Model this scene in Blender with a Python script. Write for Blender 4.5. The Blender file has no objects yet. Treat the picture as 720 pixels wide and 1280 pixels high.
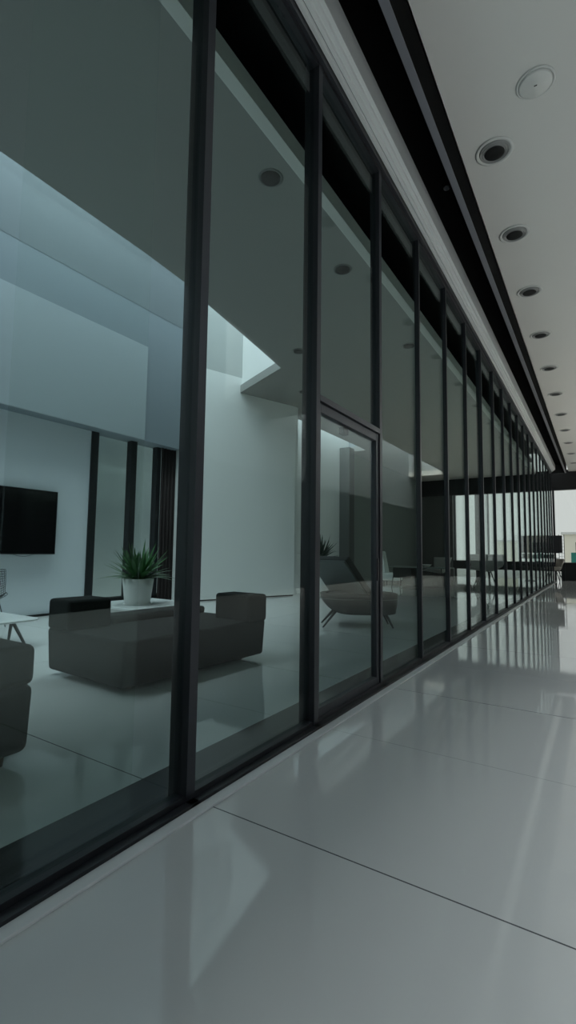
import bpy, bmesh, math, random
from mathutils import Vector, Matrix
random.seed(7)
C = bpy.context.scene.collection
R = math.radians
PI = math.pi

# ------------------------------------------------------------------ render look
sc = bpy.context.scene
sc.view_settings.view_transform = 'Standard'
sc.view_settings.look = 'None'
sc.view_settings.gamma = 1
sc.view_settings.exposure = 0.0
sc.view_settings.use_curve_mapping = False
sc.cycles.max_bounces = 12
sc.cycles.diffuse_bounces = 5
sc.cycles.glossy_bounces = 5
sc.cycles.transparent_max_bounces = 48
sc.cycles.caustics_reflective = False
sc.cycles.caustics_refractive = False
sc.cycles.sample_clamp_indirect = 4

# ------------------------------------------------------------------ materials
def mat(name, col, rough=0.5, metal=0.0, noise=0.0, nscale=20.0, bump=0.0, spec=0.5, coat=0.0):
    m = bpy.data.materials.new(name); m.use_nodes = True
    nt = m.node_tree; b = nt.nodes['Principled BSDF']
    b.inputs['Base Color'].default_value = (*col, 1)
    b.inputs['Roughness'].default_value = rough
    b.inputs['Metallic'].default_value = metal
    b.inputs['Specular IOR Level'].default_value = spec
    b.inputs['Coat Weight'].default_value = coat
    if noise or bump:
        tc = nt.nodes.new('ShaderNodeTexCoord')
        n = nt.nodes.new('ShaderNodeTexNoise'); n.inputs['Scale'].default_value = nscale
        n.inputs['Detail'].default_value = 4
        nt.links.new(tc.outputs['Object'], n.inputs['Vector'])
        if noise:
            r = nt.nodes.new('ShaderNodeMapRange')
            r.inputs['To Min'].default_value = 1 - noise; r.inputs['To Max'].default_value = 1 + noise
            mx = nt.nodes.new('ShaderNodeVectorMath'); mx.operation = 'SCALE'
            mx.inputs[0].default_value = col
            nt.links.new(n.outputs['Fac'], r.inputs['Value'])
            nt.links.new(r.outputs[0], mx.inputs['Scale'])
            nt.links.new(mx.outputs[0], b.inputs['Base Color'])
        if bump:
            bp = nt.nodes.new('ShaderNodeBump'); bp.inputs['Strength'].default_value = bump
            bp.inputs['Distance'].default_value = 0.002
            nt.links.new(n.outputs['Fac'], bp.inputs['Height'])
            nt.links.new(bp.outputs[0], b.inputs['Normal'])
    return m

def emit(name, col, s):
    m = bpy.data.materials.new(name); m.use_nodes = True
    nt = m.node_tree; nt.nodes.clear()
    e = nt.nodes.new('ShaderNodeEmission'); e.inputs['Color'].default_value = (*col, 1); e.inputs['Strength'].default_value = s
    o = nt.nodes.new('ShaderNodeOutputMaterial'); nt.links.new(e.outputs[0], o.inputs['Surface'])
    return m

def glass_mat(name, tint, f0):
    """thin architectural glass: tinted see-through plus a mirror layer that grows towards grazing angles"""
    m = bpy.data.materials.new(name); m.use_nodes = True
    nt = m.node_tree; nt.nodes.clear(); N = nt.nodes.new; L = nt.links.new
    g = N('ShaderNodeNewGeometry')
    d = N('ShaderNodeVectorMath'); d.operation = 'DOT_PRODUCT'
    L(g.outputs['Normal'], d.inputs[0]); L(g.outputs['Incoming'], d.inputs[1])
    a = N('ShaderNodeMath'); a.operation = 'ABSOLUTE'; L(d.outputs['Value'], a.inputs[0])
    s = N('ShaderNodeMath'); s.operation = 'SUBTRACT'; s.inputs[0].default_value = 1; L(a.outputs[0], s.inputs[1])
    p = N('ShaderNodeMath'); p.operation = 'POWER'; L(s.outputs[0], p.inputs[0]); p.inputs[1].default_value = 5
    r = N('ShaderNodeMapRange'); L(p.outputs[0], r.inputs['Value'])
    r.inputs['To Min'].default_value = f0; r.inputs['To Max'].default_value = 0.32
    t = N('ShaderNodeBsdfTransparent'); t.inputs['Color'].default_value = (*tint, 1)
    gl = N('ShaderNodeBsdfGlossy'); gl.inputs['Roughness'].default_value = 0.0
    gl.inputs['Color'].default_value = (0.93, 0.98, 0.97, 1)
    mx = N('ShaderNodeMixShader'); L(r.outputs[0], mx.inputs['Fac']); L(t.outputs[0], mx.inputs[1]); L(gl.outputs[0], mx.inputs[2])
    o = N('ShaderNodeOutputMaterial'); L(mx.outputs[0], o.inputs['Surface'])
    return m

def floor_mat():
    """polished pale porcelain in big slabs; joints every 1.2057 m across the hall"""
    m = bpy.data.materials.new('polished_floor'); m.use_nodes = True
    nt = m.node_tree; b = nt.nodes['Principled BSDF']; N = nt.nodes.new; L = nt.links.new
    tc = N('ShaderNodeTexCoord'); sp = N('ShaderNodeSeparateXYZ'); L(tc.outputs['Object'], sp.inputs[0])
    def joint(axis, off, pitch, w):
        s = N('ShaderNodeMath'); s.operation = 'SUBTRACT'; L(sp.outputs[axis], s.inputs[0]); s.inputs[1].default_value = off
        p = N('ShaderNodeMath'); p.operation = 'PINGPONG'; L(s.outputs[0], p.inputs[0]); p.inputs[1].default_value = pitch / 2
        c = N('ShaderNodeMath'); c.operation = 'LESS_THAN'; L(p.outputs[0], c.inputs[0]); c.inputs[1].default_value = w
        return c
    j1 = joint('Y', 1.808, 1.2057 * 2, 0.0035)
    j2 = joint('Y', 3.013, 1.2057 * 2, 0.0012)
    j3 = joint('X', 3.3, 6.6, 0.003)
    mx1 = N('ShaderNodeMath'); mx1.operation = 'MAXIMUM'; L(j1.outputs[0], mx1.inputs[0]); L(j2.outputs[0], mx1.inputs[1])
    mx2 = N('ShaderNodeMath'); mx2.operation = 'MAXIMUM'; L(mx1.outputs[0], mx2.inputs[0]); L(j3.outputs[0], mx2.inputs[1])
    n = N('ShaderNodeTexNoise'); n.inputs['Scale'].default_value = 0.9; n.inputs['Detail'].default_value = 3
    L(tc.outputs['Object'], n.inputs['Vector'])
    cr = N('ShaderNodeMix'); cr.data_type = 'RGBA'
    cr.inputs['A'].default_value = (0.56, 0.57, 0.565, 1); cr.inputs['B'].default_value = (0.60, 0.605, 0.595, 1)
    L(n.outputs['Fac'], cr.inputs['Factor'])
    c2 = N('ShaderNodeMix'); c2.data_type = 'RGBA'; c2.inputs['B'].default_value = (0.1, 0.105, 0.11, 1)
    L(mx2.outputs[0], c2.inputs['Factor']); L(cr.outputs['Result'], c2.inputs['A'])
    L(c2.outputs['Result'], b.inputs['Base Color'])
    b.inputs['Roughness'].default_value = 0.045
    b.inputs['IOR'].default_value = 1.55
    b.inputs['Specular IOR Level'].default_value = 0.62
    return m

M = {}
M['floor'] = floor_mat()
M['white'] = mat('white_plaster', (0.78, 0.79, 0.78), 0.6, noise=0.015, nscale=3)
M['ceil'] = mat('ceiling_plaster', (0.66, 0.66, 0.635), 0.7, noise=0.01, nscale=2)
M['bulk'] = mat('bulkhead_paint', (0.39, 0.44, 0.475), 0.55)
M['bulkdim'] = mat('bulkhead_upper_dimmed', (0.15, 0.18, 0.20), 0.55)  # same bulkhead, colour darkened to offset the skylight fall-off
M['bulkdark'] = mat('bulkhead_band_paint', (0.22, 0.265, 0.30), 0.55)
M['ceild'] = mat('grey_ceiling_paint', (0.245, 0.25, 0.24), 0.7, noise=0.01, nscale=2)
M['bdrop'] = mat('backdrop_grey', (0.62, 0.72, 0.75), 0.8, noise=.03, nscale=2)
M['whitedim'] = mat('white_plaster_dimmed', (0.46, 0.48, 0.47), 0.6)  # white plaster darkened in colour to hold down the skylight
M['tvwall'] = mat('cool_white_plaster', (0.78, 0.83, 0.88), 0.6, noise=0.01, nscale=3)
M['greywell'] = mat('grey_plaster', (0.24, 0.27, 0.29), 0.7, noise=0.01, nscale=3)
M['vdark'] = mat('very_dark_wall', (0.014, 0.016, 0.016), 0.6, spec=0.2)
M['vblack'] = mat('dead_black_paint', (0.003, 0.003, 0.003), 0.9, spec=0.05)
M['edge'] = mat('grey_metal_edge', (0.16, 0.16, 0.18), 0.5)
M['black'] = mat('matt_black_panel', (0.010, 0.011, 0.012), 0.45, spec=0.3)
M['dgrey'] = mat('anodised_dark_grey', (0.040, 0.042, 0.050), 0.38, metal=0.35)
M['frame'] = mat('dark_frame', (0.018, 0.019, 0.023), 0.4, metal=0.2)
M['alu'] = mat('brushed_aluminium', (0.75, 0.78, 0.78), 0.45, metal=0.05)
M['alud'] = mat('brushed_aluminium_darker', (0.22, 0.24, 0.25), 0.4, metal=0.2)
M['curb'] = mat('pale_stone_curb', (0.66, 0.67, 0.67), 0.35)
M['stone'] = mat('black_stone', (0.012, 0.013, 0.015), 0.12)
M['glass'] = glass_mat('tinted_glass', (0.80, 0.86, 0.845), 0.024)
M['clear'] = glass_mat('clear_glass', (0.97, 0.98, 0.975), 0.03)
M['fabric'] = mat('charcoal_fabric', (0.013, 0.0145, 0.014), 0.9, noise=0.18, nscale=260, bump=0.3, spec=0.2)
M['fabric2'] = mat('brown_grey_fabric', (0.024, 0.0225, 0.021), 0.9, noise=0.18, nscale=260, bump=0.3, spec=0.2)
M['leather'] = mat('dark_green_grey_upholstery', (0.014, 0.018, 0.017), 0.6, noise=0.08, nscale=60)
M['leatherlit'] = mat('upholstery_lit_tone', (0.085, 0.10, 0.097), 0.6, noise=0.06, nscale=60)  # paler copy of the upholstery, painting corridor light on the chair back
M['piping'] = mat('grey_piping', (0.09, 0.10, 0.10), 0.6)
M['wood'] = mat('brown_wood', (0.12, 0.06, 0.03), 0.5, noise=0.2, nscale=30)
M['tabletop'] = mat('white_laminate', (0.72, 0.74, 0.74), 0.25)
M['metal'] = mat('black_steel', (0.02, 0.022, 0.024), 0.35, metal=0.6)
M['chrome'] = mat('steel', (0.45, 0.46, 0.47), 0.25, metal=1)
M['pot'] = mat('white_ceramic', (0.78, 0.78, 0.76), 0.35)
M['soil'] = mat('potting_soil', (0.03, 0.02, 0.015), 0.95, noise=0.4, nscale=80)
M['leaf'] = mat('green_leaf', (0.035, 0.13, 0.035), 0.4, noise=0.35, nscale=9)
M['leafd'] = mat('dark_green_leaf', (0.02, 0.05, 0.035), 0.5, noise=0.3, nscale=9)
M['screen'] = mat('black_screen', (0.003, 0.003, 0.004), 0.12)
M['curtain'] = mat('dark_brown_curtain', (0.035, 0.026, 0.026), 0.9)
M['darkwall'] = mat('dark_grey_wall', (0.075, 0.085, 0.082), 0.7)
M['midwall'] = mat('grey_green_wall', (0.20, 0.23, 0.215), 0.7)
M['shell'] = mat('pale_grey_shell', (0.34, 0.34, 0.325), 0.5)
M['shellb'] = mat('beige_shell', (0.42, 0.38, 0.34), 0.5)
M['whiteup'] = mat('off_white_upholstery', (0.78, 0.84, 0.82), 0.7)
M['lens'] = mat('light_cup', (0.008, 0.008, 0.009), 0.35, spec=.3)
M['rimg'] = mat('grey_trim_ring', (0.15, 0.16, 0.155), 0.4)
M['rim'] = mat('light_trim_ring', (0.62, 0.63, 0.61), 0.4)
M['rimd'] = mat('light_baffle_ring', (0.27, 0.275, 0.27), 0.35)
M['beige'] = mat('beige_render', (0.95, 0.92, 0.80), 0.8)
M['teal'] = mat('teal_paint', (0.05, 0.32, 0.27), 0.6)
M['ground'] = mat('pale_paving', (0.6, 0.6, 0.58), 0.8, noise=0.05, nscale=3)

# ------------------------------------------------------------------ mesh helpers
class MB:
    def __init__(s): s.bm = bmesh.new()
    def box(s, x0, x1, y0, y1, z0, z1):
        v = [s.bm.verts.new(p) for p in ((x0,y0,z0),(x1,y0,z0),(x1,y1,z0),(x0,y1,z0),(x0,y0,z1),(x1,y0,z1),(x1,y1,z1),(x0,y1,z1))]
        for f in ((0,3,2,1),(4,5,6,7),(0,1,5,4),(1,2,6,5),(2,3,7,6),(3,0,4,7)): s.bm.faces.new([v[i] for i in f])
        return s
    def prism(s, pts, z0, z1):
        a = [s.bm.verts.new((x, y, z0)) for x, y in pts]; b = [s.bm.verts.new((x, y, z1)) for x, y in pts]
        n = len(pts); s.bm.faces.new(a[::-1]); s.bm.faces.new(b)
        for i in range(n): s.bm.faces.new((a[i], a[(i+1) % n], b[(i+1) % n], b[i]))
        return s
    def extr(s, prof, y0, y1):       # profile in x,z swept along y
        a = [s.bm.verts.new((x, y0, z)) for x, z in prof]; b = [s.bm.verts.new((x, y1, z)) for x, z in prof]
        n = len(prof); s.bm.faces.new(a); s.bm.faces.new(b[::-1])
        for i in range(n): s.bm.faces.new((a[(i+1) % n], a[i], b[i], b[(i+1) % n]))
        return s
    def tube(s, pts, r, n=8, r1=None, closed=False):
        pts = [Vector(p) for p in pts]; rings = []; N = len(pts)
        for i, p in enumerate(pts):
            if closed: t = pts[(i+1) % N] - pts[i-1]
            else: t = pts[min(i+1, N-1)] - pts[max(i-1, 0)]
            t.normalize(); up = Vector((0,0,1)) if abs(t.z) < .95 else Vector((1,0,0))
            a = t.cross(up).normalized(); b = t.cross(a)
            rr = r if r1 is None else r + (r1 - r) * i / max(1, N-1)
            rings.append([s.bm.verts.new(p + (a*math.cos(2*PI*k/n) + b*math.sin(2*PI*k/n))*rr) for k in range(n)])
        for i in range(N if closed else N-1):
            A, B = rings[i], rings[(i+1) % N]
            for k in range(n): s.bm.faces.new((A[k], A[(k+1) % n], B[(k+1) % n], B[k]))
        if not closed: s.bm.faces.new(rings[0][::-1]); s.bm.faces.new(rings[-1])
        return s
    def lathe(s, prof, n=32, c=(0,0)):   # prof: list of (r,z)
        rings = []
        for r, z in prof:
            if r < 1e-5: rings.append([s.bm.verts.new((c[0], c[1], z))])
            else: rings.append([s.bm.verts.new((c[0]+r*math.cos(2*PI*k/n), c[1]+r*math.sin(2*PI*k/n), z)) for k in range(n)])
        for A, B in zip(rings, rings[1:]):
            for k in range(n):
                k2 = (k+1) % n
                if len(A) == 1 and len(B) == 1: continue
                if len(A) == 1: s.bm.faces.new((A[0], B[k2], B[k]))
                elif len(B) == 1: s.bm.faces.new((A[k], A[k2], B[0]))
                else: s.bm.faces.new((A[k], A[k2], B[k2], B[k]))
        return s
    def grid(s, fn, nu, nv, thick=0.0):
        def layer(off):
            V = []
            for j in range(nv+1):
                row = []
                for i in range(nu+1):
                    u, v = i/nu, j/nv; p = Vector(fn(u, v))
                    if off:
                        e = 1e-3
                        du = Vector(fn(min(u+e,1), v)) - Vector(fn(max(u-e,0), v)); dv = Vector(fn(u, min(v+e,1))) - Vector(fn(u, max(v-e,0)))
                        nn = du.cross(dv)
                        if nn.length > 1e-12: p = p - nn.normalized()*off
                    row.append(s.bm.verts.new(p))
                V.append(row)
            return V
        A = layer(0)
        for j in range(nv):
            for i in range(nu): s.bm.faces.new((A[j][i], A[j][i+1], A[j+1][i+1], A[j+1][i]))
        if thick:
            B = layer(thick)
            for j in range(nv):
                for i in range(nu): s.bm.faces.new((B[j+1][i], B[j+1][i+1], B[j][i+1], B[j][i]))
            for i in range(nu):
                s.bm.faces.new((B[0][i], B[0][i+1], A[0][i+1], A[0][i])); s.bm.faces.new((A[nv][i], A[nv][i+1], B[nv][i+1], B[nv][i]))
            for j in range(nv):
                s.bm.faces.new((A[j][0], A[j+1][0], B[j+1][0], B[j][0])); s.bm.faces.new((B[j][nu], B[j+1][nu], A[j+1][nu], A[j][nu]))
        return s
    def build(s, name, m, parent=None, bevel=0, seg=3, smooth=False, sub=0):
        bmesh.ops.recalc_face_normals(s.bm, faces=s.bm.faces)
        me = bpy.data.meshes.new(name); s.bm.to_mesh(me); s.bm.free()
        o = bpy.data.objects.new(name, me); C.objects.link(o); me.materials.append(m)
        if parent: o.parent = parent
        if smooth:
            for p in me.polygons: p.use_smooth = True
        if sub:
            md = o.modifiers.new('s', 'SUBSURF'); md.levels = sub; md.render_levels = sub
        if bevel:
            md = o.modifiers.new('b', 'BEVEL'); md.width = bevel; md.segments = seg; md.limit_method = 'ANGLE'; md.angle_limit = R(35)
            for p in me.polygons: p.use_smooth = True
            w = o.modifiers.new('w', 'WEIGHTED_NORMAL'); w.keep_sharp = True
        return o

def tag(o, label, cat, group=None):
    o['label'] = label; o['category'] = cat
    if group: o['group'] = group
    return o
def thing(name, label, cat, loc=(0,0,0), rz=0, group=None):
    o = bpy.data.objects.new(name, None); C.objects.link(o); o.location = loc; o.rotation_euler = (0,0,rz); o.empty_display_size = .1
    return tag(o, label, cat, group)
def struct(o, label=None):
    o['kind'] = 'structure'
    if label: o['label'] = label
    return o
def copy_tree(o, parent=None):
    c = o.copy(); C.objects.link(c); c.parent = parent
    for ch in list(o.children): copy_tree(ch, c)
    return c

# ------------------------------------------------------------------ key sizes
ZC = 5.3            # corridor and lounge ceiling height
HEAD = 4.96         # top of the glass wall
SP, Y0 = 1.2057, 1.754
YM = lambda i: Y0 + (i-1)*SP      # i=1 is the nearest full mullion
NM = 20
YE = YM(NM) + 0.05
YF = 27.0           # far window wall
XB = -6.7           # back wall of the lounge
XR = 6.7            # right-hand wall beyond the corridor's light well

# ------------------------------------------------------------------ setting: floor, ceilings, walls
struct(MB().box(XB-.1, XR+.1, -4, YF+.1, -.2, 0).build('floor', M['floor']))
struct(MB().box(-.34, -.045, -4, YE, 0, .006).build('trim_1', M['stone']), 'black stone strip in the floor along the inside of the glass wall')
struct(MB().box(.085, .145, -4, YE+.1, 0, .012).build('trim_2', M['curb'], bevel=.003), 'pale stone strip along the foot of the glass wall')
# corridor ceiling with its light well on the right
cor = [(.65,-4),(3.55,-4),(3.55,5.3),(3.75,6.8),(4.05,8.55),(5.5,9.2),(6.7,9.75),(6.7,12),(4.7,12),(4.7,25),(6.7,25),(6.7,YF),(.65,YF)]  # the long far cut-out is added for the far fill
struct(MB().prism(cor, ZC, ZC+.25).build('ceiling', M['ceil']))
# lounge ceiling with its skylight
struct(MB().box(-.915,-.795,-4,YF,ZC,ZC+.2).build('trim_9', M['ceil']), 'pale strip standing in for the lit edge of the lounge ceiling')  # added flat strip; its pale colour stands for light on the slab edge
lou = [(-.915,-4),(-.915,YF),(XB,YF),(XB,17.6),(-5.95,17.6),(-5.95,12.2),(XB,12.2),(XB,9.9),(-5.56,9.34),(-4.12,8.67),(-3.95,7.7),(-3.8,6.8),(-3.64,5.79),(-3.5,5.3),(-3.42,4.2),(-3.36,2.26),(-3.33,-4)]  # the cut-out at the far back wall is added for the wash fill
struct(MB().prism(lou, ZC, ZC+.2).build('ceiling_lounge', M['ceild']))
# dark void above the glass head
struct(MB().box(-.915, .22, -4, YE, 5.9, 6.0).build('ceiling_void', M['black']))
struct(MB().box(-.06, .02, -4, YE, HEAD+.02, 5.9).build('wall_void', M['black']))
# black slot and drop beam above the corridor side
struct(MB().box(.2, .66, -4, YE, ZC, ZC+.08).build('ceiling_slot', M['vblack']), 'black recess between the aluminium trim and the drop beam')
struct(MB().box(.595, .65, -4, YE, 4.91, ZC+.02).build('trim_3', M['vblack']), 'black drop beam running along the corridor ceiling')
struct(MB().box(.593, .652, -4, YE, 4.895, 4.91).build('trim_4', M['edge']), 'grey metal edge under the black drop beam')
struct(MB().box(.0, .66, YE-.06, YE, 4.9, ZC+.02).build('trim_5', M['black']), 'black end panel closing the beam recess')
# stepped aluminium head trim
struct(MB().extr([(.045,4.935),(.075,4.935),(.075,4.99),(.045,4.99)], -4, YE).build('trim_6', M['dgrey']), 'dark grey lower edge of the head trim')
st = [(.08,4.985),(.115,4.985),(.118,5.012),(.150,5.012),(.153,5.038),(.186,5.038),(.189,5.064),(.222,5.064),(.222,ZC),(.08,ZC)]
struct(MB().extr(st, -4, YE).build('trim_7', M['alu'], bevel=.003, seg=2), 'stepped aluminium trim along the head of the glass wall')
struct(MB().box(.119,.1215, -4, YE, 5.008, 5.014).build('trim_8', M['alud']))
# lounge back wall pieces
struct(MB().box(XB-.2, XB, -4, 5.9, 0, 3.9).build('wall_left', M['tvwall']))
struct(MB().box(XB-.2, XB, 5.9, 8.15, 0, .22).build('wall_left_sill', M['black']))
struct(MB().box(XB-.2, XB, 8.15, 18, 0, 11.0).build('wall_left_mid', M['white']))
struct(MB().box(XB-.2, XB, 18, YF, 0, ZC+.1).build('wall_left_far', M['midwall']))
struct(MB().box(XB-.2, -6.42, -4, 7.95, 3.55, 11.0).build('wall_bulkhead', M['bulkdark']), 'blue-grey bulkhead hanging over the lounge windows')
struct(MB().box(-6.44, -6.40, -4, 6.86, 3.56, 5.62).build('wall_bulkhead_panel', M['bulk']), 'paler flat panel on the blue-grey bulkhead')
struct(MB().box(-6.44, -6.416, -4, 7.93, 6.45, 11.0).build('wall_bulkhead_band', M['bulkdim']))
# angled white wall right of the sofa
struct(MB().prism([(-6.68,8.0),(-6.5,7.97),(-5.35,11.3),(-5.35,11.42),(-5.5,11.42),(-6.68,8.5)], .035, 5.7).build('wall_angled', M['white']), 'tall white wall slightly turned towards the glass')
struct(MB().prism([(-6.68,8.0),(-6.5,7.97),(-5.35,11.3),(-5.35,11.42),(-5.5,11.42),(-6.68,8.5)], 5.7, 11.0).build('wall_angled_upper', M['whitedim']))  # same white wall, its top toned down where the skylight is strong
struct(MB().prism([(-6.66,8.05),(-6.52,8.02),(-5.38,11.3),(-5.5,11.4)], 0, .035).build('baseboard_left', M['black']))
struct(MB().box(-6.68, -6.72+.06, -4, 5.9, 0, .04).build('baseboard_left_near', M['black']))
struct(MB().box(XB, XB+.42, 16.75, 17.2, 0, ZC).build('wall_pillar', M['darkwall']), 'dark pillar against the white back wall')
struct(MB().box(-5.95, -5.85, 12.1, 17.7, ZC+.2, 8.2).build('wall_fill_side', M['greywell']))  # added shaft round the wash fill light
struct(MB().box(XB, -5.85, 12.1, 12.2, ZC+.2, 8.2).build('wall_fill_near', M['greywell']))
struct(MB().box(XB, -5.85, 17.6, 17.7, ZC+.2, 8.2).build('wall_fill_end', M['greywell']))
# skylight shaft walls over the lounge
struct(MB().box(XB, -3.3, -4.2, -4, 0, 11.0).build('wall_near', M['white']))
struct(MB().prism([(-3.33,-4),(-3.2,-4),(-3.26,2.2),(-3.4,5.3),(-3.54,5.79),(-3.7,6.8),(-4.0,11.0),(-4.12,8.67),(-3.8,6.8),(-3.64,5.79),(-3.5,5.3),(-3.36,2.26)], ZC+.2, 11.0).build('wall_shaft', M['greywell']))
struct(MB().prism([(-.9,-4),(-.9,YF),(-5.8,YF),(-5.8,9.75),(-5.42,9.5),(-4.0,8.78),(-3.95,8.6),(-3.72,6.8),(-3.44,5.3),(-3.28,2.2),(-3.24,-4)], 5.9, 6.0).build('ceiling_block', M['black']))  # unseen cover added to block skylight above the lounge ceiling
struct(MB().box(-3.3, XR, -4.2, -4, 0, 11.0).build('wall_back', M['white']))
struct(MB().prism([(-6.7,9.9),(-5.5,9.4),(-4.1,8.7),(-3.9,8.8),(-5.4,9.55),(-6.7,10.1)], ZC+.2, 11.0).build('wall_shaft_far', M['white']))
# right side: white upper wall over dark glazing band, open to the sky above
struct(MB().box(XR, XR+.2, -4, YF, 3.6, 11.0).build('wall_right', M['greywell']))
struct(MB().box(XR, XR+.2, -4, YF, 0, 3.6).build('wall_right_lower', M['vdark']))
struct(MB().prism([(4.05,11.0),(6.7,9.8),(6.7,10.0),(4.0,8.8)], ZC+.25, 11.0).build('wall_well_far', M['white']))
struct(MB().box(3.4, 3.55, -4, 6, ZC+.25, 11.0).build('wall_well', M['greywell']))
struct(MB().box(4.6, 4.7, 11.9, 25.1, ZC+.25, 9.1).build('wall_far_fill_side', M['greywell']))  # added shaft round the far fill light
struct(MB().box(4.6, 6.7, 11.9, 12, ZC+.25, 9.1).build('wall_far_fill_near', M['greywell']))
struct(MB().box(4.6, 6.7, 25, 25.1, ZC+.25, 9.1).build('wall_far_fill_end', M['greywell']))
struct(MB().box(4.92, XR, YF-.02, YF+.3, 0, 4.42).build('wall_far_right', M['vdark']))
# far wall: black header, dark wall left of the windows, dark rail low down
struct(MB().box(XB, XR, YF, YF+.3, 4.42, ZC+.1).build('wall_far', M['black']), 'black header over the far windows')
struct(MB().box(XB, -4.92, YF-.02, YF+.3, 0, 4.42).build('wall_far_left', M['darkwall']))
struct(MB().box(-4.92, XR, YF-.05, YF+.18, .42, .86).build('trim_10', M['black']), 'dark low rail across the far windows')
struct(MB().box(.2, XR, YF-.12, YF-.04, 0, .86).build('trim_11', M['black']))
for i, (x, w) in enumerate([(-4.8,.10),(-3.62,.26),(-3.1,.08),(-1.6,.08),(-.05,.09),(1.6,.08),(3.2,.08),(4.86,.12)]):
    o = MB().box(x-w/2, x+w/2, YF-.04, YF+.1, 0, 4.42).build('window_%d' % (30+i), M['frame'])
    struct(o, 'dark upright of the far windows')
    x2 = [(-3.62),(-3.1),(-1.6),(-.05),1.6,3.2,4.86,None][i]
    if x2 is not None: MB().box(x+w/2, x2-.04, YF+.02, YF+.03, 0, 4.42).build('pane', M['clear'], o)

# lounge windows behind the potted plant: three dark uprights
lw = [(5.86,.16),(6.82,.15),(7.52,.12)]
for i, (y, w) in enumerate(lw):
    o = MB().box(XB-.12, XB+.03, y-w/2, y+w/2, .2, 3.9).build('window_%d' % (40+i), M['frame'])
    struct(o, 'dark upright of the lounge windows')
    if i < 2: MB().box(XB-.06, XB-.05, y+w/2, lw[i+1][0]-.05, .22, 3.9).build('pane', M['clear'], o)
# dark curtain with folds
def cur(u, v):
    return (XB+.06+.035*math.sin(u*2*PI*6), 7.56+u*.62, .03+v*3.7)
tag(MB().grid(cur, 72, 2, .006).build('curtain', M['curtain'], smooth=True), 'dark brown floor-length curtain beside the lounge windows', 'curtain')

# ------------------------------------------------------------------ the long glass wall
def bay(i):
    y0, y1 = YM(i-1), YM(i)
    m = MB(); thick = i in (1, 2, 3, 7)
    b0, hw = (-.075 if i < 3 else -.05 if thick else -.012), (.0275 if i < 4 else .018)
    m.box(b0, .045 if i < 3 else .04, y1-hw, y1+hw, 0, HEAD)                 # mullion at the far end of the bay
    m.box(-.03, .04, y0+.0275, y1-.0275, 0, .05)                    # sill
    m.box(.04, .085, y0-.0275, y1+.0275, 0, .025)                    # floor track
    m.box(-.03, .045, y0+.0275, y1-.0275, HEAD-.06, HEAD)           # head
    o = m.build('window_%d' % i, M['frame'], bevel=.002, seg=1)
    struct(o, 'dark framed full-height bay of the long glass wall')
    MB().box(.045 if i < 3 else .04, .0485 if i < 3 else .0435, y1-hw, y1+hw, .05, HEAD).build('cover_strip', M['dgrey'], o)
    if i > 1 and i != 3:
        MB().box(-.006, .006, y0+.0275, y1-.0275, .05, HEAD-.06).build('pane', M['glass'], o)
    return o
for i in range(1, NM+1): bay(i)
# bays beside and behind the viewer
for i in (0, -1, -2, -3):
    y0, y1 = YM(i-1), YM(i)
    m = MB(); m.box(-.04, .045, y1-.0275, y1+.0275, 0, HEAD); m.box(-.03,.04,y0+.0275,y1-.0275,0,.05); m.box(-.03,.045,y0+.0275,y1-.0275,HEAD-.06,HEAD)
    if i == 0: pass
    o = struct(m.build('window_%d' % (50-i), M['frame']))
    MB().box(-.006,.006,y0+.0275,y1-.0275,.05,HEAD-.06).build('pane', M['glass'], o)
# first bay (nearest seen): slides behind a second leaf
o1 = bpy.data.objects['window_1']
MB().box(-.006, .006, YM(0)+.0275, YM(1)-.0275, .05, HEAD-.06).build('pane', M['glass'], o1)
MB().box(-.05, -.038, YM(0)+.32, YM(1)-.28, .05, HEAD-.06).build('sliding_pane', M['clear'], o1)
# bay three holds the door
y0, y1 = YM(2), YM(3)
o3 = bpy.data.objects['window_3']
MB().box(-.006, .006, y0+.0275, y1-.0275, 2.34, HEAD-.06).build('pane', M['glass'], o3)
MB().box(-.03, .05, y0+.0275, y1-.0275, 2.30, 2.345).build('transom', M['dgrey'], o3)
d = MB()
d.box(-.022,.032, y0+.03, y0+.07, .05, 2.295); d.box(-.022,.032, y1-.09, y1-.03, .05, 2.295)
d.box(-.022,.032, y0+.07, y1-.09, 2.225, 2.295); d.box(-.022,.032, y0+.07, y1-.09, .05, .11)
do = struct(d.build('door_1', M['dgrey'], bevel=.003, seg=1), 'dark framed glass door set in the third bay')
MB().box(-.004, .008, y0+.07, y1-.09, .11, 2.225).build('pane', M['glass'], do)
MB().box(-.05, .0, y0+.52, y0+.60, 2.17, 2.225).build('door_closer', M['metal'], do)
MB().box(.03, .04, y1-.075, y1-.045, .95, 1.15).build('door_handle', M['frame'], do)

# ------------------------------------------------------------------ ceiling downlights
def downlight(name, label, loc, group, r=.18, rim='rim', ring='rimd'):
    t = thing(name, label, 'ceiling light', loc, 0, group)
    MB().lathe([(r,0.0),(r*1.02,-.006),(r*.93,-.013),(r*.84,-.010),(r*.80,-.001),(r*.80,.0)], 40).build('trim_ring', M[rim], t, smooth=True)
    MB().lathe([(r*.80,-.001),(r*.76,-.018),(r*.72,-.018),(r*.70,-.002),(r*.64,-.020),(r*.61,-.020),(r*.59,-.003),(r*.52,-.022),(r*.49,-.022),(r*.47,-.0015)], 40).build('baffle_rings', M[ring], t, smooth=True)
    MB().lathe([(r*.53,-.0235),(r*.50,-.0245),(r*.2,-.0235),(0,-.023)], 32).build('lamp_cup', M['lens'], t, smooth=True)
    return t
YL = [4.96,6.45,8.05,9.8,11.7,13.7,15.8,17.9,20.0,22.2,24.5]
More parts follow.
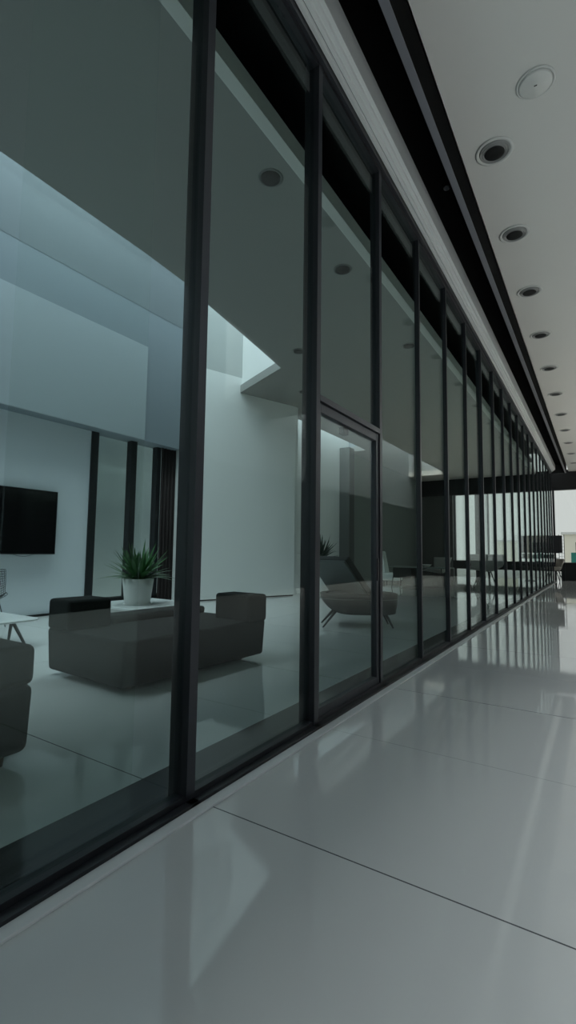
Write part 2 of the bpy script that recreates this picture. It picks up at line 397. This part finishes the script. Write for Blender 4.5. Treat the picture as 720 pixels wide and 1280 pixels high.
words = ['nearest of the recessed round lights over the corridor, just past the blank cover disc',
         'second recessed round light along the corridor ceiling','third recessed round light along the corridor ceiling',
         'fourth recessed round light along the corridor ceiling','fifth recessed round light along the corridor ceiling',
         'sixth recessed round light along the corridor ceiling','seventh recessed round light along the corridor ceiling',
         'eighth recessed round light along the corridor ceiling','ninth recessed round light along the corridor ceiling',
         'tenth recessed round light along the corridor ceiling','last recessed round light before the far black header']
dl = None
for y, w in zip(YL, words):
    if dl is None: dl = downlight('recessed_downlight', w, (.96,y,ZC), 'recessed lights along the corridor ceiling'); dl0 = dl
    else:
        c = copy_tree(dl0); c.location = (.95,y,ZC); c['label'] = w
t = thing('ceiling_cover', 'round blank metal cover disc on the corridor ceiling', 'ceiling cover', (1.39,4.38,ZC))
MB().lathe([(.155,0),(.157,-.006),(.147,-.016),(.137,-.011),(.137,0)], 48).build('rim', M['rim'], t, smooth=True)
MB().lathe([(.134,0),(.132,-.020),(.122,-.026),(0,-.028)], 48).build('plate', M['rim'], t, smooth=True)
MB().box(-.012,.012,-.004,.004,-.031,-.027).build('slot', M['metal'], t)
for (x, y), w in zip([(-1.18,4.04),(-1.27,6.0),(-3.3,8.1),(-3.6,9.2),(-4.5,10.3),(-1.3,9.0)],
    ['recessed round light in the lounge ceiling, nearest seen through the second bay','recessed round light in the lounge ceiling above the glass door',
     'recessed round light by the tip of the lounge skylight','small recessed round light just beyond the skylight tip','recessed round light over the tall white angled wall',
     'recessed round light deep in the lounge ceiling above the dark lounge chair']):
    if w.endswith('second bay'): dl1 = downlight('recessed_downlight', w, (x,y,ZC), 'recessed lights in the lounge ceiling', .135, 'rimg', 'lens')
    else:
        c = copy_tree(dl1); c.location = (x,y,ZC); c['label'] = w
# faint small sensor in the black slot
t = thing('slot_spotlight', 'small round fitting in the black slot beside the trim', 'spotlight', (.42,5.2,ZC))
MB().lathe([(.035,0),(.035,-.012),(.02,-.016),(0,-.016)], 24).build('fitting', M['dgrey'], t, smooth=True)

# ------------------------------------------------------------------ sofas
def sofa(name, label, loc, rz, L, D, north, south, ztop, mt, zs=.44):
    t = thing(name, label, 'sofa', loc, rz)
    # local: x = depth backwards (negative x), y = length
    m = MB()
    pr = [(0,zs),(-.03,.05),(-D+.05,.05),(-D,zs)]
    m.extr([(p[0],p[1]) for p in pr], 0, L)
    m.build('seat_base', mt, t, bevel=.035)
    if south:
        MB().box(-D, -D+.37, .0, .46, zs-.01, ztop).build('back_cushion', mt, t, bevel=.035)
    MB().box(-D, -D+.30, .52 if south else .1, L-.02, zs-.01, zs+.08).build('backrest', mt, t, bevel=.035)
    if north:
        MB().extr([(-.0,zs-.02),(-.0,ztop),(-.52,ztop),(-.52,zs-.02)], L-.30, L+.02).build('armrest', mt, t, bevel=.035)
    for y in (.2, L-.2):
        for x in (-.2, -D+.2):
            MB().lathe([(0,0),(.02,0),(.024,.07),(0,.07)], 16, (x, y)).build('leg', M['wood'], t, smooth=True)
    return t
struct(MB().box(-8.6,-8.4,3,13,0,5).build('wall_backdrop', M['bdrop']), 'plain grey backdrop added outside the lounge windows to dim them')  # made-up backdrop that darkens what shows through the lounge windows
sofa('lounge_sofa', 'long charcoal fabric sofa with block armrest, in front of the potted plant', (-1.58,2.66,0), R(-3), 1.86, 1.24, True, True, .72, M['fabric'])
t = thing('corner_sofa', 'brown-grey fabric sofa end cut off by the left edge of the photo', 'sofa', (-1.0,1.58,0), 0)
MB().extr([(0,.44),(-.03,.06),(-.98,.06),(-1.0,.44)], -1.9, 0).build('seat_base', M['fabric2'], t, bevel=.045)
MB().box(-.62, 0, -.55, 0, .435, .66).build('armrest', M['fabric2'], t, bevel=.04)
MB().box(-1.0, -.7, -1.9, -.56, .435, .66).build('backrest', M['fabric2'], t, bevel=.04)
for x in (-.12,-.88):
    for y in (-.12,-1.78): MB().lathe([(0,0),(.024,0),(.032,.08),(0,.08)], 16, (x,y)).build('leg', M['wood'], t, smooth=True)

# ------------------------------------------------------------------ tables in the lounge
def rrect(x0, x1, y0, y1, r, n=6):
    out = []
    for cx, cy, a in ((x1-r,y1-r,0),(x0+r,y1-r,90),(x0+r,y0+r,180),(x1-r,y0+r,270)):
        for k in range(n+1): out.append((cx+r*math.cos(R(a+90*k/n)), cy+r*math.sin(R(a+90*k/n))))
    return out
t = thing('side_table', 'white-topped low table carrying the potted plant behind the sofa', 'table', (-3.3,4.28,0), R(-3))
MB().prism(rrect(-.62,.42,-.42,.62,.12), .47, .50).build('tabletop', M['tabletop'], t, bevel=.006, seg=2)
MB().lathe([(0,0),(.24,0),(.24,.012),(.03,.025),(.028,.47),(0,.47)], 32).build('pedestal', M['metal'], t, smooth=True)
t = thing('coffee_table', 'low white table with splayed dark legs at the left edge below the television', 'table', (-4.9,2.6,0), 0)
MB().prism(rrect(-.68,.78,-1.1,.85,.14), .315, .34).build('tabletop', M['tabletop'], t, bevel=.006, seg=2)
for (tx, ty, bx, by) in ((.5,.62,.80,.66),(.5,.62,.36,.66),(-.5,.62,-.75,.66),(.5,-.8,.8,-.9),(-.5,-.8,-.75,-.9)):
    MB().tube([(tx,ty,.318),(bx,by,0)], .022, 10, .015).build('leg', M['metal'], t)
# wire chair beyond the coffee table
t = thing('wire_chair', 'black wire chair partly seen behind the low white table', 'chair', (-6.02,3.62,0), R(-60))
def wsh(u, v):
    w = .27*(1-.25*v*v); a = (u-.5)*2
    if v < .5: x = .26-.95*v; z = .44-.10*math.sin(v*PI)*(1-a*a)*.5
    else: x = -.215-.12*(v-.5); z = .40+(v-.5)*.95
    return (x+.07*a*a*(1 if v>.5 else 0), a*w, z+.10*a*a*(1-abs(2*v-1)))
wm = MB()
for k in range(13): wm.tube([wsh(k/12, j/16) for j in range(17)], .0035, 5)
for j in range(25): wm.tube([wsh(k/10, j/24) for k in range(11)], .0035, 5)
wm.build('wire_shell', M['metal'], t)
for s in (-1,1):
    MB().tube([(.2,s*.18,.43),(.25,s*.22,0)], .007, 8).build('leg', M['metal'], t)
    MB().tube([(-.15,s*.16,.40),(-.25,s*.22,0)], .007, 8).build('leg', M['metal'], t)

# ------------------------------------------------------------------ television
t = thing('television', 'large black wall-mounted television on the white lounge wall', 'television', (XB+.005,4.07,1.1))
hs = MB().box(.07,.115,-1.0,1.0,0,1.14).build('housing', M['metal'], t, bevel=.006, seg=2)
MB().box(.115,.117,-.985,.985,.02,1.125).build('screen', M['screen'], hs)
MB().box(0,.07,-.25,.25,.3,.8).build('wall_bracket', M['metal'], t)
MB().tube([(.05,.28+.36*k/10,.0-.035*math.sin(PI*k/10)) for k in range(11)], .004, 6).build('cable', M['metal'], t)

# ------------------------------------------------------------------ potted plants
def plant(name, label, loc, R0, H, leaf, nl, span, lm, seed):
    rnd = random.Random(seed)
    t = thing(name, label, 'potted plant', loc)
    pt = MB().lathe([(0,0),(R0*.74,0),(R0*.80,.01),(R0*.93,H*.7),(R0,H),(R0*.94,H),(R0*.90,H-.035),(0,H-.035)], 40).build('pot', M['pot'], t, smooth=True)
    MB().lathe([(0,H-.033),(R0*.9,H-.033),(R0*.88,H-.022),(0,H-.015)], 24).build('soil', M['soil'], pt)
    MB().lathe([(0,-.0),(R0*.86,0),(R0*.95,.012),(R0*.86,.016),(R0*.8,.012)], 32).build('saucer', M['pot'], t, smooth=True)
    m = MB()
    for k in range(nl):
        a = rnd.uniform(0, 2*PI); el = R(rnd.uniform(12,62)) if k > nl*.3 else R(rnd.uniform(55,88))
        L = leaf*rnd.uniform(.65,1.05); w = .019*rnd.uniform(.8,1.2)*leaf/.4
        r0 = R0*.35*rnd.random(); dirv = Vector((math.cos(a), math.sin(a), 0)); side = Vector((-math.sin(a), math.cos(a), 0))
        sag = rnd.uniform(.25,.7)*math.cos(el)
        prev = None
        for j in range(8):
            s = j/7; rr = L*s*math.cos(el)*(1-.08*s); zz = L*s*math.sin(el) - sag*L*s*s*.55
            p = dirv*(r0+rr) + Vector((0,0,H-.02+zz))
            ww = w*(.55+1.1*s if s < .35 else 1-((s-.35)/.65)**1.8)+.0006
            nup = Vector((0,0,1))*ww*.35
            cur_ = (m.bm.verts.new(p-side*ww+nup), m.bm.verts.new(p), m.bm.verts.new(p+side*ww+nup))
            if prev:
                m.bm.faces.new((prev[0],prev[1],cur_[1],cur_[0])); m.bm.faces.new((prev[1],prev[2],cur_[2],cur_[1]))
            prev = cur_
    m.build('foliage', lm, t, smooth=True)
    return t
plant('potted_plant', 'spiky green plant in a white ceramic pot on the low table behind the sofa', (-3.34,4.25,.5), .20, .33, .56, 95, 1, M['leaf'], 3)
plant('tall_planter', 'dark spiky plant in a tall white planter behind the dark lounge chair', (-4.72,11.55,0), .30, 1.0, .78, 90, 1, M['leafd'], 5)

# ------------------------------------------------------------------ dark lounge chair
t = thing('lounge_chair', 'dark oval lounge chair with reclined back seen through the glass door', 'lounge chair', (-1.66,7.42,0), R(31))
def pod(u, v):
    a = u*2*PI; c, s_ = math.cos(a), math.sin(a)
    sx = (abs(c)**.75)*(1 if c >= 0 else -1)*.64; sy = (abs(s_)**.75)*(1 if s_ >= 0 else -1)*.40
    zb = .20 + .20*max(0,-c)**3
    if v < .4:
        k = v/.4; f = math.sin(k*PI/2)*(.94) ; z = zb + .02*(k)
    elif v < .8:
        k = (v-.4)/.4; f = .94+.06*math.sin(k*PI/2); z = zb+.02 + (.53-zb-.02)*k
    else:
        k = (v-.8)/.2; f = 1-.16*k; z = .53 + .015*math.sin(k*PI)
    if v < .4: f *= 1
    return (sx*f, sy*f, z)
MB().grid(pod, 48, 20).build('seat_shell', M['leather'], t, smooth=True)
MB().tube([(pod(k/48,.62)[0]*1.004, pod(k/48,.62)[1]*1.004, .455) for k in range(48)], .007, 6, closed=True).build('piping', M['piping'], t, smooth=True)
MB().prism([(.52*math.cos(a*PI/16)*(1.0), .33*math.sin(a*PI/16)) for a in range(32)], .45, .535).build('seat_cushion', M['leather'], t, bevel=.02)
nb = Vector((.56,0,.50)).normalized()
def slab(d0, d1, x0, x1, z0, z1, ya, yb):
    m = MB(); q = [Vector(v) for v in ((x1,ya,z1),(x1,yb,z1),(x0,yb,z0),(x0,ya,z0))]
    va = [m.bm.verts.new(v+nb*d0) for v in q]; vb = [m.bm.verts.new(v+nb*d1) for v in q]
    m.bm.faces.new(va); m.bm.faces.new(vb[::-1])
    for k in range(4): m.bm.faces.new((va[k], va[(k+1)%4], vb[(k+1)%4], vb[k]))
    return m
for ob in (slab(0,.03,-.12,-.60,.50,1.06,-.36,.56).build('back_shell', M['leatherlit'], t, bevel=.012),
           slab(.03,.135,-.12,-.60,.50,1.06,-.37,.57).build('back_cushion', M['leather'], t, bevel=.025)):
    ob.rotation_euler = (0,0,R(36)); ob.location = (-.02,.0,0)
for (x, y, bx, by) in ((.40,-.16,.53,-.24),(.40,.16,.53,.24),(-.38,-.16,-.60,-.26),(-.38,.16,-.60,.26)):
    MB().tube([(x,y,.26),(bx,by,0)], .026, 10, .013).build('leg', M['metal'], t)

# ------------------------------------------------------------------ distant furniture
def shell_chair(name, label, loc, rz, sc_, mt, leg='sled', cat='chair', wide=.34):
    t = thing(name, label, cat, loc, rz); t.scale = (sc_,)*3
    def f(u, v):
        a = (u-.5)*2; w = wide*(.70+.42*v)
        if v < .5: x = .27-.9*v; z = .45-.05*math.sin(v*2*PI*.5)
        else:
            k = (v-.5)*2; x = -.18-.16*k; z = .40+.42*k-.02
        return (x + .10*a*a*(v > .4)*(v-.4)*2, a*w, z+.13*a*a*math.sin(v*PI))
    MB().grid(f, 16, 20, .02).build('shell', mt, t, smooth=True)
    if leg == 'sled':
        for s in (-1,1): MB().tube([(.2,s*.14,.42),(.26,s*.24,.02),(-.26,s*.24,.02),(-.12,s*.14,.39)], .010, 8).build('sled_leg', M['metal'], t)
    else:
        for x, y in ((.22,.2),(.22,-.2),(-.26,.2),(-.26,-.2)): MB().tube([(x*.45,y*.5,.41),(x,y,0)], .012, 8).build('leg', M['metal'], t)
    return t
# white high-backed armchair
t = thing('armchair', 'pale high-backed armchair far inside the lounge beside the dark bench table', 'armchair', (-5.25,18.6,0), R(10))
MB().box(-.35,.35,-.35,.35,.12,.42).build('seat', M['whiteup'], t, bevel=.05)
bb = MB(); bb.extr([(-.36,.40),(-.18,.40),(-.34,1.28),(-.50,1.28)], -.36, .36); bb.build('backrest', M['whiteup'], t, bevel=.05)
for x in (-.28,.28):
    for y in (-.28,.28): MB().lathe([(0,0),(.02,0),(.02,.13),(0,.13)], 10, (x,y)).build('leg', M['metal'], t)
t = thing('long_table', 'long narrow table with pale top and dark frame between the far chairs', 'table', (-3.45,16.5,0), R(-8))
MB().prism(rrect(-1.05,1.05,-.38,.38,.05), .71, .745).build('tabletop', M['midwall'], t)
MB().box(-.9,-.2,-.3,.3,.35,.70).build('drawer_box', M['leather'], t)
for x in (-.95,.95):
    for y in (-.3,.3): MB().tube([(x*.9,y*.9,.71),(x,y,0)], .014, 8).build('leg', M['metal'], t)
MB().tube([(-.9,.28,.06),(.9,.28,.06)], .01, 6).build('stretcher', M['metal'], t)
t = thing('bowl', 'small white bowl on the long narrow table', 'bowl', (-3.2,16.4,.745))
MB().lathe([(0,0),(.06,0),(.13,.05),(.16,.09),(.15,.09),(.12,.055),(0,.015)], 24).build('dish', M['pot'], t, smooth=True)
shell_chair('shell_chair', 'grey shell chair on sled legs at the right end of the long table', (-3.15,17.3,0), R(160), 1.35, M['shell'])
shell_chair('shell_chair', 'wide grey shell chair silhouetted against the far left window', (-1.72,18.4,0), R(-95), 1.5, M['shell'], 'four', 'chair', .40)
shell_chair('shell_chair', 'beige shell chair at the end of the glass wall by the wire rack', (-.02,25.15,0), R(200), 1.3, M['shellb'], 'four')
t = thing('round_table', 'small round table beside the beige shell chair', 'table', (-.95,25.0,0))
MB().lathe([(0,1.03),(.36,1.03),(.37,1.045),(.36,1.06),(0,1.06)], 32).build('tabletop', M['shell'], t, smooth=True)
MB().lathe([(0,0),(.25,0),(.24,.02),(.025,.04),(.025,1.03),(0,1.03)], 24).build('pedestal', M['chrome'], t, smooth=True)
# display rack in front of the far windows
t = thing('display_rack', 'dark display rack with wire ladder ends before the far windows', 'rack', (-.68,26.1,0))
MB().box(-.82,1.0,-.02,.02,1.32,2.14).build('back_panel', M['frame'], t)
for x in (-1.06,-.80,.86,1.08):
    MB().box(x-.012,x+.012,-.02,.02,0,2.18).build('upright', M['metal'], t)
lm = MB()
for k in range(26):
    z = .2+k*.078
    lm.box(-1.06,-.80,-.008,.008,z,z+.012); 
lm.build('wire_ladder', M['metal'], t)
lm = MB(); lm.box(.965,.975,-.006,.006,.19,2.1)
for k in range(13): lm.box(.86,1.08,-.008,.008,.2+k*.156,.212+k*.156)
lm.build('wire_ladder', M['metal'], t)
for z in (.45,.75,1.05,1.30):
    MB().box(-.80,.86,-.16,.16,z,z+.025).build('shelf', M['frame'], t)
rb = random.Random(2)
for z in (.475,.775,1.075):
    x = -.72
    while x < .70:
        w = rb.uniform(.12,.26); h = rb.uniform(.12,.21)
        if rb.random() < .75:
            b_ = MB().box(x,x+w,-.12,.10,0,h).build('storage_box', M[rb.choice(['darkwall','midwall','frame'])], None, bevel=.006, seg=1)
            b_.location = (-.68,26.1,z)
            tag(b_, 'small dark storage box on a shelf of the display rack', 'box', 'storage boxes on the display rack')
        x += w+.03

# ------------------------------------------------------------------ outside the far windows
struct(MB().box(-40,40,YF+.4,120,-.3,-.1).build('ground_outside', M['ground']))
t = thing('pavilion', 'pale beige low building outside the far windows', 'building', (1.2,48,-.1))
MB().box(-1.9,2.6,0,4,0,3.1).build('wall', M['beige'], t)
MB().box(-2.1,2.8,-.3,4.2,3.1,3.3).build('roof', M['white'], t)
t = thing('pavilion', 'small beige building seen through the glass wall left of the rack', 'building', (-5.6,48,-.1))
MB().box(-.7,.7,0,4,0,2.5).build('wall', M['beige'], t)
MB().box(-.8,.8,-.3,4.2,2.5,2.65).build('roof', M['white'], t)
t = thing('market_stall', 'teal kiosk outside the far right window', 'kiosk', (.95,34,-.1))
MB().box(-.6,.8,0,1.2,.0,1.48).build('body', M['teal'], t, bevel=.03)
MB().box(-.35,.8,-.05,1.25,1.48,2.1).build('upper_box', M['midwall'], t)

# ------------------------------------------------------------------ light
w = bpy.data.worlds.new('sky'); sc.world = w; w.use_nodes = True
bg = w.node_tree.nodes['Background']; bg.inputs['Color'].default_value = (0.93, 0.98, 0.955, 1); bg.inputs['Strength'].default_value = 0.68
def area(name, loc, rot, sx, sy, power, col):
    l = bpy.data.lights.new(name, 'AREA'); l.shape = 'RECTANGLE'; l.size = sx; l.size_y = sy; l.energy = power; l.color = col
    o = bpy.data.objects.new(name, l); C.objects.link(o); o.location = loc; o.rotation_euler = rot; return o
area('skylight_well', (5.1, 2.5, 10.98), (0,0,0), 3.0, 12.5, 1550, (.92,.98,1.0))
area('skylight_lounge', (-5.0, 2.4, 10.98), (0,0,0), 3.1, 12.5, 1150, (.80,.93,1.0))
area('fill_wash', (-6.3,14.9,8.1), (0,0,0), .7, 5.3, 260, (.85,.96,1.0))  # added fill to brighten the back wall, no such skylight known
area('fill_far', (5.7, 18.5, 9.0), (0,0,0), 1.95, 12.8, 3700, (1.0,.96,.87))  # added fill, lifts the far corridor ceiling by floor bounce

# ------------------------------------------------------------------ camera
yaw, pit, roll, f = .5722, .0829, .0128, 599.8
cy, sy, cp, sp = math.cos(yaw), math.sin(yaw), math.cos(pit), math.sin(pit)
F = Vector((-sy*cp, cy*cp, sp)); Rt = Vector((cy, sy, 0)); U = Rt.cross(F)
c, s = math.cos(roll), math.sin(roll)
R2 = c*Rt + s*U; U2 = -s*Rt + c*U
cam = bpy.data.cameras.new('camera'); co = bpy.data.objects.new('camera', cam); C.objects.link(co)
mw = Matrix((R2, U2, -F)).transposed().to_4x4(); mw.translation = Vector((1.705, 0, 1.2)); co.matrix_world = mw
cam.sensor_fit = 'VERTICAL'; cam.sensor_height = 36; cam.lens = f/1280*36
cam.clip_end = 300; cam.clip_start = .05
sc.camera = co
